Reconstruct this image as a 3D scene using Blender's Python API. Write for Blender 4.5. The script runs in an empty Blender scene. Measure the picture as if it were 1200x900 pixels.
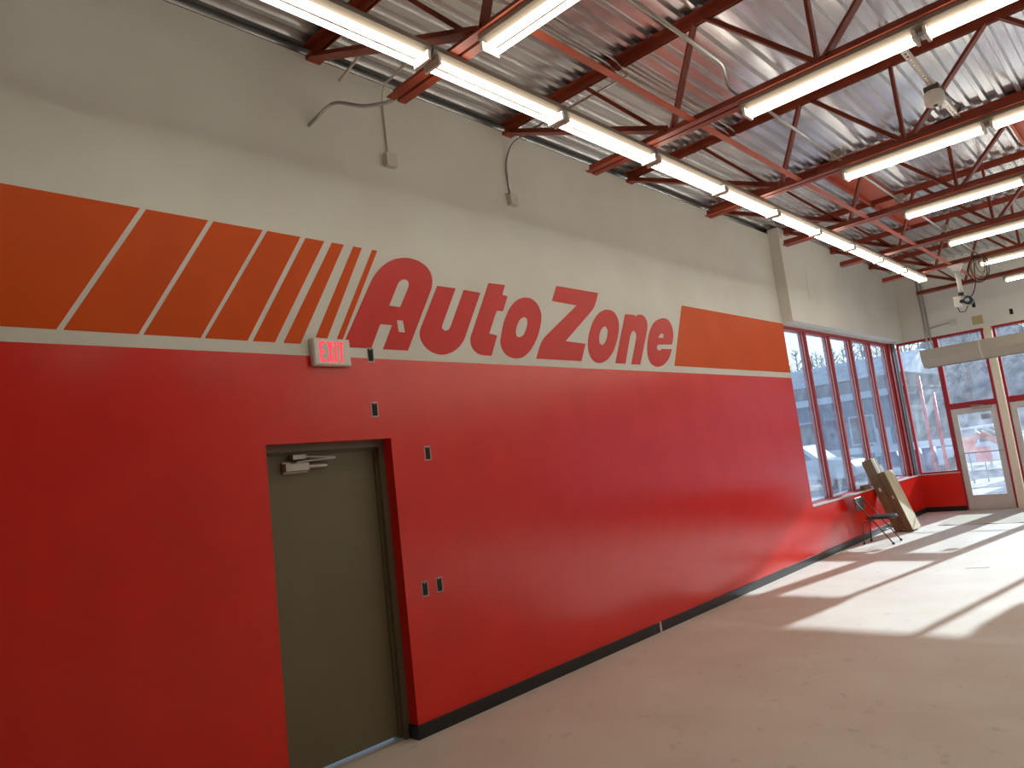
import bpy, bmesh, math, random
from mathutils import Vector, Matrix
from mathutils.geometry import tessellate_polygon
random.seed(7)
S = bpy.context.scene
COL = S.collection

# ------------------------------------------------------------------ camera
def make_camera():
    a, b, c = 0.7447, 0.1258, 0.1174                     # yaw, pitch, roll
    fwd = Vector((-math.sin(a)*math.cos(b), math.cos(a)*math.cos(b), math.sin(b)))
    right = Vector((math.cos(a), math.sin(a), 0)); down = fwd.cross(right)
    r = math.cos(c)*right + math.sin(c)*down
    d = -math.sin(c)*right + math.cos(c)*down
    cam = bpy.data.cameras.new('camera'); o = bpy.data.objects.new('camera', cam); COL.objects.link(o)
    m = Matrix.Identity(4)
    for i, v in enumerate((r, -d, -fwd)):
        for k in range(3): m[k][i] = v[k]
    m.translation = (4.3946, 0, 1.7984)
    o.matrix_world = m
    cam.sensor_width = 36; cam.lens = 842.18/1200*36; cam.clip_start = .05; cam.clip_end = 500
    S.camera = o
make_camera()

# ------------------------------------------------------------------ light
SUN_DIR = Vector((0.161, 1.0, 0.352)).normalized()       # towards the sun
def make_light():
    w = bpy.data.worlds.new('sky'); S.world = w; w.use_nodes = True
    nt = w.node_tree; nt.nodes.clear()
    out = nt.nodes.new('ShaderNodeOutputWorld'); bg = nt.nodes.new('ShaderNodeBackground')
    sky = nt.nodes.new('ShaderNodeTexSky'); sky.sky_type = 'NISHITA'; sky.sun_disc = False
    sky.sun_elevation = math.asin(SUN_DIR.z); sky.sun_rotation = math.atan2(SUN_DIR.x, SUN_DIR.y)
    sky.air_density = 1.0; sky.dust_density = .5; sky.ozone_density = 2.5
    bg.inputs['Strength'].default_value = SKY
    nt.links.new(sky.outputs[0], bg.inputs['Color']); nt.links.new(bg.outputs[0], out.inputs['Surface'])
    s = bpy.data.lights.new('sun', 'SUN'); s.energy = SUN; s.angle = math.radians(.6); s.color = (.86, .96, 1.0)
    o = bpy.data.objects.new('sun', s); COL.objects.link(o); o.location = (5, 40, 20)
    o.rotation_euler = SUN_DIR.to_track_quat('Z', 'Y').to_euler()
SKY, SUN, TUBE = 0.25, 8.6, 12.0
make_light()
V = S.view_settings
V.view_transform = 'Standard'; V.look = 'None'; V.exposure = 0.12; V.gamma = 1.0; V.use_curve_mapping = False
S.cycles.max_bounces = 8; S.cycles.diffuse_bounces = 5; S.cycles.transparent_max_bounces = 16
S.cycles.sample_clamp_indirect = 4.0

# ------------------------------------------------------------------ materials
def srgb(r, g, b):
    f = lambda c: ((c/255+.055)/1.055)**2.4 if c > 10 else c/255/12.92
    return (f(r), f(g), f(b), 1)
def mat(name, col, rough=.5, metal=0., noise=None, bump=None, coat=0., spec=None, col2=None, ramp=(.35, .65)):
    """Principled material; noise=(scale, stretch xyz) mixes col2 in, bump=(scale, strength)"""
    m = bpy.data.materials.new(name); m.use_nodes = True
    nt = m.node_tree; p = nt.nodes['Principled BSDF']
    col = tuple(col) if len(col) == 4 else (*col, 1)
    p.inputs['Base Color'].default_value = col; p.inputs['Roughness'].default_value = rough
    p.inputs['Metallic'].default_value = metal
    if spec is not None: p.inputs['Specular IOR Level'].default_value = spec
    if coat: p.inputs['Coat Weight'].default_value = coat; p.inputs['Coat Roughness'].default_value = .2
    tc = nt.nodes.new('ShaderNodeTexCoord')
    if noise:
        mp = nt.nodes.new('ShaderNodeMapping'); mp.inputs['Scale'].default_value = noise[1]
        n = nt.nodes.new('ShaderNodeTexNoise'); n.inputs['Scale'].default_value = noise[0]; n.inputs['Detail'].default_value = 6
        r = nt.nodes.new('ShaderNodeValToRGB'); r.color_ramp.elements[0].position = ramp[0]; r.color_ramp.elements[1].position = ramp[1]
        r.color_ramp.elements[0].color = col
        r.color_ramp.elements[1].color = tuple(col2) if len(col2) == 4 else (*col2, 1)
        nt.links.new(tc.outputs['Object'], mp.inputs[0]); nt.links.new(mp.outputs[0], n.inputs[0])
        nt.links.new(n.outputs['Fac'], r.inputs[0]); nt.links.new(r.outputs[0], p.inputs['Base Color'])
    if bump:
        n2 = nt.nodes.new('ShaderNodeTexNoise'); n2.inputs['Scale'].default_value = bump[0]; n2.inputs['Detail'].default_value = 3
        bm_ = nt.nodes.new('ShaderNodeBump'); bm_.inputs['Strength'].default_value = bump[1]; bm_.inputs['Distance'].default_value = .01
        nt.links.new(tc.outputs['Object'], n2.inputs[0]); nt.links.new(n2.outputs['Fac'], bm_.inputs['Height'])
        nt.links.new(bm_.outputs[0], p.inputs['Normal'])
    return m
def emit(name, col, strength):
    m = bpy.data.materials.new(name); m.use_nodes = True; nt = m.node_tree; nt.nodes.clear()
    o = nt.nodes.new('ShaderNodeOutputMaterial'); e = nt.nodes.new('ShaderNodeEmission')
    e.inputs[0].default_value = (*col, 1); e.inputs[1].default_value = strength
    nt.links.new(e.outputs[0], o.inputs[0]); return m
def glass(name, haze, tint=(.93, .97, 1, 1)):
    """thin dusty pane: clear, mirrored at grazing angles, with smeared dust that scatters light"""
    m = bpy.data.materials.new(name); m.use_nodes = True; nt = m.node_tree; nt.nodes.clear()
    N = nt.nodes.new; L = nt.links.new
    o = N('ShaderNodeOutputMaterial'); t = N('ShaderNodeBsdfTransparent'); g = N('ShaderNodeBsdfGlossy')
    t.inputs[0].default_value = tint; g.inputs['Roughness'].default_value = .03
    lw = N('ShaderNodeLayerWeight'); lw.inputs[0].default_value = .5
    pw = N('ShaderNodeMath'); pw.operation = 'POWER'; pw.inputs[1].default_value = 5; L(lw.outputs['Facing'], pw.inputs[0])
    fr = N('ShaderNodeMath'); fr.operation = 'MULTIPLY_ADD'; fr.inputs[1].default_value = .9; fr.inputs[2].default_value = .04; L(pw.outputs[0], fr.inputs[0])
    mx = N('ShaderNodeMixShader'); L(fr.outputs[0], mx.inputs[0]); L(t.outputs[0], mx.inputs[1]); L(g.outputs[0], mx.inputs[2])
    d = N('ShaderNodeBsdfTranslucent'); d.inputs[0].default_value = (.9, .93, 1, 1)
    tc = N('ShaderNodeTexCoord'); n = N('ShaderNodeTexNoise'); n.inputs['Scale'].default_value = 5; n.inputs['Detail'].default_value = 8
    mp = N('ShaderNodeMapRange'); mp.inputs[1].default_value = .3; mp.inputs[2].default_value = .75
    mp.inputs[3].default_value = haze*.45; mp.inputs[4].default_value = haze*1.5
    L(tc.outputs['Object'], n.inputs[0]); L(n.outputs['Fac'], mp.inputs[0])
    m2 = N('ShaderNodeMixShader'); L(mp.outputs[0], m2.inputs[0]); L(mx.outputs[0], m2.inputs[1]); L(d.outputs[0], m2.inputs[2])
    L(m2.outputs[0], o.inputs[0]); return m

M = dict(
 red=mat('red_paint', srgb(228, 33, 16), .21, noise=(2.5, (1, 1, 1)), col2=srgb(221, 30, 15), bump=(220, .03), spec=.6),
 white=mat('white_wall_paint', srgb(222, 221, 212), .55, noise=(1.3, (1, 1, 1)), col2=srgb(215, 213, 203), bump=(160, .05)),
 orange=mat('orange_paint', srgb(216, 84, 10), .45, noise=(2, (1, 1, 1)), col2=srgb(210, 79, 9), bump=(220, .04), spec=.18),
 letter=mat('letter_paint', srgb(205, 30, 20), .38, bump=(220, .04), spec=.35),
 floor=None,
 base=mat('black_rubber_base', srgb(26, 27, 28), .35, bump=(60, .03)),
 olive=mat('olive_door_paint', srgb(112, 104, 78), .45, noise=(1.6, (1, 1, .6)), col2=srgb(104, 96, 71), bump=(90, .03)),
 olivef=mat('olive_frame_paint', srgb(108, 101, 80), .42),
 steel=mat('rust_red_primer', srgb(146, 62, 36), .5, noise=(6, (1, 1, 1)), col2=srgb(132, 54, 31)),
 plate=mat('orange_primer_plate', srgb(184, 84, 48), .5, noise=(5, (1, 1, 1)), col2=srgb(172, 76, 42)),
 deck=None,
 conduit=mat('galvanised_conduit', (.5, .5, .48), .35, 1.0),
 cwhite=mat('painted_conduit', srgb(205, 199, 184), .5),
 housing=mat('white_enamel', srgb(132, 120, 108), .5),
 socket=mat('lamp_socket_white', srgb(236, 232, 222), .5),
 tube=emit('fluorescent_tube', (1.0, .945, .79), TUBE),
 plastic=mat('white_plastic', srgb(222, 220, 212), .4),
 black=mat('black_plastic', srgb(16, 16, 16), .4),
 dark=mat('dark_recess', srgb(24, 22, 20), .8),
 exitred=emit('exit_red', (1.0, .07, .09), 1.3),
 alu=mat('silver_aluminium', srgb(178, 174, 166), .4, .35),
 aludoor=mat('painted_aluminium', srgb(214, 208, 200), .45, noise=(4, (1, 1, 1)), col2=srgb(205, 199, 190)),
 redframe=mat('red_window_frame', srgb(165, 26, 30), .4),
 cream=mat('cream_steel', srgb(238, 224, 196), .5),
 colgrey=mat('dark_grey_steel', srgb(78, 72, 66), .5),
 sill=mat('white_sill', srgb(222, 212, 206), .45, noise=(9, (1, 1, 1)), col2=srgb(200, 186, 180)),
 glass=glass('dusty_glass', .08), glass3=glass('hazy_glass', .15), glass2=glass('very_dusty_glass', .05),
 card=mat('brown_cardboard', srgb(132, 101, 68), .8, noise=(14, (1, 1, .2)), col2=srgb(116, 88, 58)),  # brown deepened for the shade on faces turned from the sun
 card2=mat('pale_tape_sunlit_card', srgb(216, 200, 164), .8, noise=(10, (1, 1, .3)), col2=srgb(204, 186, 150)),  # pale tone also carries the sunlight painted on the shorter carton
 cardgrey=mat('grey_board', srgb(150, 146, 140), .8, noise=(10, (1, 1, 1)), col2=srgb(136, 132, 126)),
 mat_=mat('ram_board', srgb(196, 184, 158), .85, noise=(4, (1, 1, 1)), col2=srgb(182, 170, 146)),
 chairm=mat('bronze_chair_metal', srgb(96, 84, 72), .35, .5),
 chairpad=mat('grey_vinyl', srgb(84, 78, 76), .5, bump=(80, .1)),
 duct=mat('beige_air_curtain', srgb(178, 168, 150), .5),
 tan=mat('bare_drywall_patch', srgb(182, 168, 120), .8),
 shade_roof=mat('dark_shade_and_roof', srgb(40, 38, 36), .6),  # dark tone for the shadow painted above the long wall, and the roof box
 yellowcable=mat('tan_cable', srgb(150, 122, 80), .5),
 paper=mat('paper', srgb(214, 210, 200), .7),
 # outdoors
 asphalt=mat('asphalt', srgb(112, 112, 114), .9, noise=(.35, (1, 1, 1)), col2=srgb(210, 212, 218), ramp=(.44, .56)),
 snow=mat('snow', srgb(232, 235, 240), .8, noise=(1.2, (1, 1, 1)), col2=srgb(196, 192, 186)),
 rubble=mat('snowy_rubble', srgb(196, 190, 184), .9, noise=(2.5, (1, 1, 1)), col2=srgb(120, 100, 84)),
 hill=mat('wooded_hill', srgb(62, 60, 66), .95, noise=(.6, (1, 1, .25)), col2=srgb(112, 116, 130)),
 bark=mat('bare_bark', srgb(92, 86, 88), .9),
 carw=mat('white_car_paint', srgb(225, 228, 232), .25, coat=.5),
 carg=mat('car_glass', srgb(70, 84, 96), .1),
 tyre=mat('tyre_rubber', srgb(24, 24, 25), .8),
 siding=mat('brown_siding', srgb(128, 112, 102), .8),
 stone=mat('blue_grey_cladding', srgb(104, 114, 126), .8, noise=(1.2, (1, 1, 3)), col2=srgb(84, 92, 104)),
 wtrim=mat('white_trim', srgb(222, 224, 228), .6),
 excav=mat('excavator_orange', srgb(190, 84, 44), .5),
 poster=mat('red_post_paint', srgb(205, 60, 70), .5),
 blue=mat('blue_drum', srgb(70, 96, 150), .5),
 signo=mat('orange_sign', srgb(238, 96, 50), .6),
)
def floor_material():
    m = mat('bare_concrete', srgb(212, 199, 184), .75, noise=(1.1, (1, 1, 1)), col2=srgb(221, 211, 197), bump=(35, .06))
    nt = m.node_tree; p = nt.nodes['Principled BSDF']; r = [n for n in nt.nodes if n.type == 'VALTORGB'][0]
    tc = [n for n in nt.nodes if n.type == 'TEX_COORD'][0]
    mp = nt.nodes.new('ShaderNodeMapping'); mp.inputs['Scale'].default_value = (1, .8, 1)
    n = nt.nodes.new('ShaderNodeTexNoise'); n.inputs['Scale'].default_value = 6; n.inputs['Detail'].default_value = 9; n.inputs['Roughness'].default_value = .65
    rr = nt.nodes.new('ShaderNodeValToRGB'); rr.color_ramp.elements[0].position = .6; rr.color_ramp.elements[1].position = .76
    rr.color_ramp.elements[0].color = (1, 1, 1, 1); rr.color_ramp.elements[1].color = (.6, .54, .5, 1)
    mx = nt.nodes.new('ShaderNodeMix'); mx.data_type = 'RGBA'; mx.blend_type = 'MULTIPLY'; mx.inputs[0].default_value = .8
    L = nt.links.new
    L(tc.outputs['Object'], mp.inputs[0]); L(mp.outputs[0], n.inputs[0]); L(n.outputs['Fac'], rr.inputs[0])
    L(r.outputs[0], mx.inputs[6]); L(rr.outputs[0], mx.inputs[7]); L(mx.outputs[2], p.inputs['Base Color'])
    return m
M['floor'] = floor_material()
def deck_material():
    m = mat('galvanised_deck', (.72, .72, .73), .3, .85, noise=(3, (1, .25, 1)), col2=(.56, .54, .54), ramp=(.3, .8))
    nt = m.node_tree; p = nt.nodes['Principled BSDF']
    tc = [n for n in nt.nodes if n.type == 'TEX_COORD'][0]
    n = nt.nodes.new('ShaderNodeTexNoise'); n.inputs['Scale'].default_value = 2.2; n.inputs['Detail'].default_value = 1.5
    mr = nt.nodes.new('ShaderNodeMapRange'); mr.inputs[3].default_value = .2; mr.inputs[4].default_value = .27
    nt.links.new(tc.outputs['Object'], n.inputs[0]); nt.links.new(n.outputs['Fac'], mr.inputs[0]); nt.links.new(mr.outputs[0], p.inputs['Roughness'])
    return m
M['deck'] = deck_material()

# ------------------------------------------------------------------ mesh helpers
class MB:
    """collects faces, then links them as ONE mesh object"""
    def __init__(s): s.v = []; s.f = []; s.m = []; s.smooth = []
    def add(s, vs, fs, mi=0, smooth=False):
        k = len(s.v); s.v += [tuple(v) for v in vs]
        for f in fs: s.f.append([k+i for i in f]); s.m.append(mi); s.smooth.append(smooth)
        return s
    def box(s, x0, x1, y0, y1, z0, z1, mi=0):
        vs = [(x, y, z) for z in (z0, z1) for y in (y0, y1) for x in (x0, x1)]
        return s.add(vs, [(0, 2, 3, 1), (4, 5, 7, 6), (0, 1, 5, 4), (2, 6, 7, 3), (0, 4, 6, 2), (1, 3, 7, 5)], mi)
    def bar(s, p, q, w, h, up=(0, 0, 1), mi=0):
        p, q = Vector(p), Vector(q); d = (q-p).normalized(); up = Vector(up)
        if abs(d.dot(up)) > .98: up = Vector((0, 1, 0))
        a = d.cross(up).normalized()*(w/2); b = a.cross(d).normalized()*(h/2)
        vs = [c + i*a + j*b for c in (p, q) for j in (-1, 1) for i in (-1, 1)]
        return s.add(vs, [(0, 2, 3, 1), (4, 5, 7, 6), (0, 1, 5, 4), (2, 6, 7, 3), (0, 4, 6, 2), (1, 3, 7, 5)], mi)
    def ell(s, p, q, w, h, t, up=(0, 0, 1), sa=1, sb=1, mi=0):
        """steel angle: a flange of width w and a leg of height h along p-q, heel on the line"""
        p, q = Vector(p), Vector(q); d = (q-p).normalized(); up = Vector(up)
        if abs(d.dot(up)) > .98: up = Vector((0, 1, 0))
        a = d.cross(up).normalized()*sa; b = (d.cross(up).normalized()).cross(d).normalized()*sb
        prof = [(0, 0), (w, 0), (w, t), (t, t), (t, h), (0, h)]
        vs = [c + a*i + b*j for c in (p, q) for i, j in prof]
        fs = [tuple(range(6))[::-1], tuple(range(6, 12))] + [(i, (i+1) % 6, 6+(i+1) % 6, 6+i) for i in range(6)]
        return s.add(vs, fs, mi)
    def tube(s, pts, r, n=8, mi=0, cap=True, radii=None):
        pts = [Vector(p) for p in pts]; k0 = len(s.v); prev = None; rings = []
        for i, p in enumerate(pts):
            d = (pts[min(i+1, len(pts)-1)] - pts[max(i-1, 0)]).normalized()
            if prev is None:
                u = d.orthogonal().normalized()
            else:
                u = (prev - d*prev.dot(d)).normalized()
            prev = u; w = d.cross(u); rr = radii[i] if radii else r
            rings.append([p + rr*(math.cos(t)*u + math.sin(t)*w) for t in (2*math.pi*j/n for j in range(n))])
        vs = [v for R in rings for v in R]; fs = []
        for i in range(len(rings)-1):
            for j in range(n): fs.append((i*n+j, i*n+(j+1) % n, (i+1)*n+(j+1) % n, (i+1)*n+j))
        s.add(vs, fs, mi, True)
        if cap:
            s.f.append([k0+j for j in range(n)][::-1]); s.m.append(mi); s.smooth.append(False)
            s.f.append([k0+(len(rings)-1)*n+j for j in range(n)]); s.m.append(mi); s.smooth.append(False)
        return s
    def prism(s, poly, axis, a0, a1, mi=0, hole=None):
        """closed polygon extruded along axis; poly is in the other two coordinates in xyz order"""
        mk = {'x': lambda p, a: (a, p[0], p[1]), 'y': lambda p, a: (p[0], a, p[1]), 'z': lambda p, a: (p[0], p[1], a)}[axis]
        loops = [poly] + ([hole] if hole else [])
        tris = tessellate_polygon([[Vector((p[0], p[1], 0)) for p in l] for l in loops])
        flat = [p for l in loops for p in l]; n = len(flat)
        s.add([mk(p, a0) for p in flat] + [mk(p, a1) for p in flat],
              [tuple(t) for t in tris] + [tuple(n+i for i in t[::-1]) for t in tris], mi)
        k = len(s.v) - 2*n; o = 0
        for l in loops:
            for i in range(len(l)):
                j = (i+1) % len(l); s.f.append([k+o+i, k+o+j, k+n+o+j, k+n+o+i]); s.m.append(mi); s.smooth.append(False)
            o += len(l)
        return s
    def mesh(s, name, mats):
        me = bpy.data.meshes.new(name); me.from_pydata(s.v, [], s.f)
        for m in (mats if isinstance(mats, (list, tuple)) else [mats]): me.materials.append(m)
        me.polygons.foreach_set('material_index', s.m); me.polygons.foreach_set('use_smooth', s.smooth)
        bm = bmesh.new(); bm.from_mesh(me); bmesh.ops.recalc_face_normals(bm, faces=bm.faces); bm.to_mesh(me); bm.free()
        me.update(); return me
    def build(s, name, mats, parent=None, bevel=0):
        o = bpy.data.objects.new(name, s.mesh(name, mats)); COL.objects.link(o)
        if parent: o.parent = parent
        if bevel:
            b = o.modifiers.new('bevel', 'BEVEL'); b.width = bevel; b.segments = 2; b.limit_method = 'ANGLE'
        return o
def part(name, me, parent, loc=(0, 0, 0), rot=None):
    o = bpy.data.objects.new(name, me); COL.objects.link(o); o.parent = parent; o.location = loc
    if rot: o.rotation_euler = rot
    return o
def empty(name, loc=(0, 0, 0), rz=0):
    o = bpy.data.objects.new(name, None); COL.objects.link(o); o.location = loc; o.rotation_euler = (0, 0, rz); o.empty_display_size = .1
    return o
def tag(o, label, cat, group=None, kind=None):
    o['label'] = label; o['category'] = cat
    if group: o['group'] = group
    if kind: o['kind'] = kind
    return o
def struct(o, label=None, cat=None):
    o['kind'] = 'structure'
    if label: o['label'] = label
    if cat: o['category'] = cat
    return o
def copy_tree(o, parent=None):
    c = o.copy(); COL.objects.link(c); c.parent = parent
    for ch in list(o.children): copy_tree(ch, c)
    return c
def smooth_poly(P, it=2, lim=50):
    """rounds the gentle bends of an outline, keeps its sharp corners"""
    for _ in range(it):
        Q = []; n = len(P)
        for i in range(n):
            a, b, c = Vector(P[i-1]), Vector(P[i]), Vector(P[(i+1) % n])
            u, w = (b-a), (c-b)
            if u.length < 1e-6 or w.length < 1e-6 or math.degrees(u.angle(w)) > lim: Q.append(tuple(b)); continue
            k = min(u.length, w.length)*.25
            Q.append(tuple(b - u.normalized()*k)); Q.append(tuple(b + w.normalized()*k))
        P = Q
    return P
ORD = ['first', 'second', 'third', 'fourth', 'fifth', 'sixth', 'seventh', 'eighth']

# ------------------------------------------------------------------ room shell
W, YB, L = 12.0, -11.0, 17.25            # right wall, back wall, glazed end wall (left wall is x = 0)
Z0, ZW, ZD = 2.796, 5.14, 5.21          # top of the red paint, wall top, underside of the deck
D0, D1, DH = 2.3345, 3.3508, 2.184      # door opening in the left wall
Y0, SILL, HEAD = 11.19, .79, 3.655      # corner window opening
LETTERS = [
 ([(2.989, 2.871), (3.288, 3.382), (3.332, 3.45), (3.391, 3.515), (3.467, 3.577), (3.549, 3.621), (3.647, 3.648), (3.737, 3.655), (3.826, 3.638), (3.894, 3.602), (3.93, 3.553), (3.938, 3.493), (3.922, 3.426), (3.599, 2.873), (3.355, 2.873), (3.468, 3.071), (3.353, 3.071), (3.246, 2.874)],
  [(3.456, 3.227), (3.564, 3.224), (3.674, 3.408), (3.681, 3.442), (3.665, 3.463), (3.633, 3.465), (3.599, 3.451), (3.568, 3.422)]),
 ([(3.984, 3.45), (4.194, 3.451), (3.995, 3.112), (3.986, 3.085), (4.006, 3.066), (4.036, 3.065), (4.07, 3.081), (4.092, 3.113), (4.29, 3.448), (4.492, 3.444), (4.267, 3.063), (4.229, 2.998), (4.165, 2.933), (4.086, 2.885), (3.986, 2.855), (3.9, 2.856), (3.819, 2.883), (3.767, 2.926), (3.738, 2.983), (3.739, 3.028), (3.752, 3.062)],
  None),
 ([(4.612, 3.548), (4.831, 3.556), (4.777, 3.455), (4.847, 3.449), (4.761, 3.299), (4.676, 3.295), (4.546, 3.074), (4.645, 3.062), (4.544, 2.871), (4.446, 2.87), (4.371, 2.881), (4.32, 2.92), (4.299, 2.968), (4.305, 3.017), (4.32, 3.046)],
  None),
 ([(4.677, 3.01), (4.747, 3.19), (4.857, 3.34), (4.967, 3.427), (5.091, 3.468), (5.198, 3.46), (5.27, 3.412), (5.303, 3.337), (5.297, 3.266), (5.245, 3.145), (5.166, 3.032), (5.071, 2.936), (4.96, 2.871), (4.865, 2.855), (4.767, 2.869), (4.711, 2.903), (4.679, 2.96)],
  [(5.041, 3.268), (5.083, 3.256), (5.087, 3.218), (5.058, 3.155), (5.01, 3.091), (4.95, 3.062), (4.908, 3.07), (4.898, 3.107), (4.927, 3.176), (4.981, 3.24)]),
 ([(5.595, 3.636), (6.303, 3.637), (6.204, 3.467), (5.63, 3.066), (5.958, 3.057), (5.847, 2.869), (5.148, 2.868), (5.255, 3.053), (5.889, 3.46), (5.494, 3.469)],
  None),
 ([(6.424, 3.47), (6.553, 3.455), (6.62, 3.381), (6.616, 3.273), (6.543, 3.127), (6.43, 2.982), (6.293, 2.89), (6.159, 2.855), (6.053, 2.873), (5.993, 2.946), (5.992, 3.054), (6.042, 3.174), (6.134, 3.307), (6.27, 3.421)],
  [(6.357, 3.272), (6.391, 3.231), (6.361, 3.151), (6.299, 3.079), (6.24, 3.055), (6.204, 3.082), (6.211, 3.142), (6.252, 3.213), (6.305, 3.26)]),
 ([(6.769, 3.443), (6.969, 3.449), (6.957, 3.426), (7.071, 3.469), (7.166, 3.453), (7.209, 3.4), (7.207, 3.325), (6.938, 2.869), (6.754, 2.866), (6.937, 3.187), (6.942, 3.232), (6.907, 3.261), (6.856, 3.245), (6.813, 3.197), (6.641, 2.868), (6.447, 2.868)],
  None),
 ([(7.565, 3.467), (7.706, 3.455), (7.773, 3.365), (7.769, 3.257), (7.7, 3.142), (7.369, 3.124), (7.342, 3.089), (7.352, 3.061), (7.401, 3.05), (7.443, 3.075), (7.684, 3.083), (7.59, 2.967), (7.442, 2.876), (7.279, 2.846), (7.154, 2.885), (7.111, 2.976), (7.138, 3.106), (7.217, 3.26), (7.356, 3.402)],
  [(7.506, 3.273), (7.543, 3.252), (7.525, 3.213), (7.408, 3.206), (7.434, 3.24)]),
]
fl = struct(MB().box(-.25, W+.25, YB-.25, L+.25, -.15, 0).build('floor', M['floor']), 'dusty bare concrete floor', 'floor')

wl = MB()
wl.box(-.25, 0, YB, D0, 0, Z0, 0); wl.box(-.25, 0, D1, Y0, 0, Z0, 0); wl.box(-.25, 0, D0, D1, DH, Z0, 0)
wl.box(-.25, 0, YB, Y0, Z0, ZW, 1); wl.box(-.25, 0, Y0, L+.25, 0, SILL, 0); wl.box(-.25, 0, Y0, L+.25, HEAD, ZW, 1)
wall_left = struct(wl.build('wall_left', [M['red'], M['white']]), 'long wall painted glossy red below and white above', 'wall')
# painted band and lettering, a coat of paint proud of the wall
BT, BB = 3.667, 2.877
EDGES = [(YB, YB, 1.631, 1.161), (1.666, 1.194, 2.05, 1.583), (2.084, 1.612, 2.43, 1.951), (2.462, 1.978, 2.719, 2.261),
         (2.76, 2.297, 2.915, 2.456), (2.98, 2.519, 3.084, 2.649), (3.168, 2.744, 3.247, 2.843), (3.343, 2.921, 3.392, 2.972),
         (8.079, 7.685, Y0, Y0)]
for t0, b0, t1, b1 in EDGES:
    MB().prism([(b0, BB), (b1, BB), (t1, BT), (t0, BT)], 'x', 0, .002).build('painted_stripe', M['orange'], wall_left)
for outer, hole in LETTERS:
    MB().prism(smooth_poly(outer), 'x', 0, .0025, hole=smooth_poly(hole) if hole else None).build('painted_letter', M['letter'], wall_left)
# dark strip painting the shadow in the slot between wall top and deck
struct(MB().box(-.25, -.1, YB, L+.25, ZW, ZD+.05).build('trim_1', M['shade_roof']), 'dark strip painting the shaded gap above the long wall under the metal deck', 'trim')

bk = struct(MB().box(0, .172, Y0, L, 3.68, ZW+.06).build('wall_bulkhead', M['white']), 'white bulkhead projecting above the corner windows', 'wall')
MB().prism([(12.05, 4.11), (12.79, 4.11), (12.95, 4.75), (12.1, 4.72)], 'x', .172, .175).build('patch_panel', M['white'], bk)
MB().box(.172, .1745, 14.9, 15.5, 4.1, 4.7).build('patch_panel', M['white'], bk)

we = MB()
we.box(0, .76, L, L+.25, 0, SILL, 0); we.box(0, W, L, L+.25, HEAD, ZD+.05, 1); we.box(2.66, W, L, L+.25, 0, SILL, 0)
we.box(10.6, W, L, L+.25, SILL, HEAD, 1)
wall_end = struct(we.build('wall_end', [M['red'], M['white']]), 'white end wall above the red framed storefront', 'wall')
struct(MB().box(W, W+.25, YB, L+.25, 0, ZD+.05).build('wall_right', M['white']), 'plain white side wall', 'wall')
struct(MB().box(-.25, W, YB-.25, YB, 0, ZD+.05).build('wall_back', M['red']), 'plain red back wall', 'wall')

# rubber base
bb = MB(); bb.box(0, .012, D1, 6.59, 0, .1); bb.box(-.11, .012, D1-.012, D1, 0, .1)
bl = struct(bb.build('baseboard_left', M['base'], bevel=.003), 'black rubber base along the red wall', 'baseboard')
MB().box(0, .012, 6.63, L, 0, .1).build('base_strip', M['base'], bl)
MB().box(0, .012, YB, D0, 0, .1).build('base_strip', M['base'], bl)
MB().box(0, .008, 6.59, 6.63, 0, .1).build('joint_gap', M['paper'], bl)
struct(MB().box(.012, .76, L-.012, L, 0, .1).build('baseboard_end', M['base']), 'black rubber base under the corner window', 'baseboard')

# metal deck
ceiling = struct(empty('ceiling', (0, 0, 0)), 'fluted galvanised steel roof deck', 'ceiling')
PW = .152
def deck_mesh():
    prof = []
    for k in range(6):
        x = k*PW
        prof += [(x, 0), (x+.042, 0), (x+.06, .038), (x+.134, .038)]
    prof.append((6*PW, 0))
    b = MB(); n = len(prof)
    b.add([(x, YB-.2, z) for x, z in prof] + [(x, L+.25, z) for x, z in prof], [(i, i+1, n+i+1, n+i) for i in range(n-1)])
    return b.mesh('deck_panel', M['deck'])
dm = deck_mesh()
for k in range(14):
    part('deck_panel', dm, ceiling, (-.3+k*6*PW, 0, ZD + (.002 if k % 2 else 0)))
MB().box(-.35, W+.4, YB-.3, L+.4, ZD+.06, ZD+.2).build('roof_light_block', M['shade_roof'], ceiling)  # unseen box added over the deck to block light leaks

# ------------------------------------------------------------------ corner windows in the left wall
WY = [Y0, 12.2, 13.32, 14.46, 15.6, 16.76]
for k in range(5):
    y0, y1 = WY[k], WY[k+1]
    w = struct(empty('window_%d' % (k+1), (-.1, (y0+y1)/2, SILL)), '%s tall red framed window pane from the stripe end' % ORD[k], 'window')
    f = MB(); h = (y1-y0)/2; z1 = HEAD-SILL; hr = .035 if k < 4 else .07
    f.box(-.07, .05, -h, -h+.035, 0, z1); f.box(-.07, .05, h-hr, h, 0, z1)
    f.box(-.07, .05, -h+.035, h-hr, 0, .05); f.box(-.07, .05, -h+.035, h-hr, z1-.055, z1)
    f.build('frame', M['redframe'], w)
    MB().box(.002, .012, h-hr-.006, h-hr, .05, z1-.055).build('sunlit_edge_bead', M['cream'], w)  # cream strip painting the sunlit inner edge of each mullion
    MB().box(-.024, -.018, -h+.03, h-hr+.005, .045, z1-.05).build('pane', M['glass3'], w)
struct(MB().box(-.05, .012, Y0, L, SILL-.004, SILL+.018).build('trim_2', M['sill']), 'white window sill board', 'sill')
struct(MB().box(-.17, -.02, 16.76, 16.92, SILL+.018, HEAD).build('trim_6', M['redframe']), 'red frame post at the window corner', 'trim')
struct(MB().box(-.12, .0, 16.93, 17.12, SILL+.018, HEAD).build('trim_3', M['colgrey']), 'dark grey steel corner post', 'trim')
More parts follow.
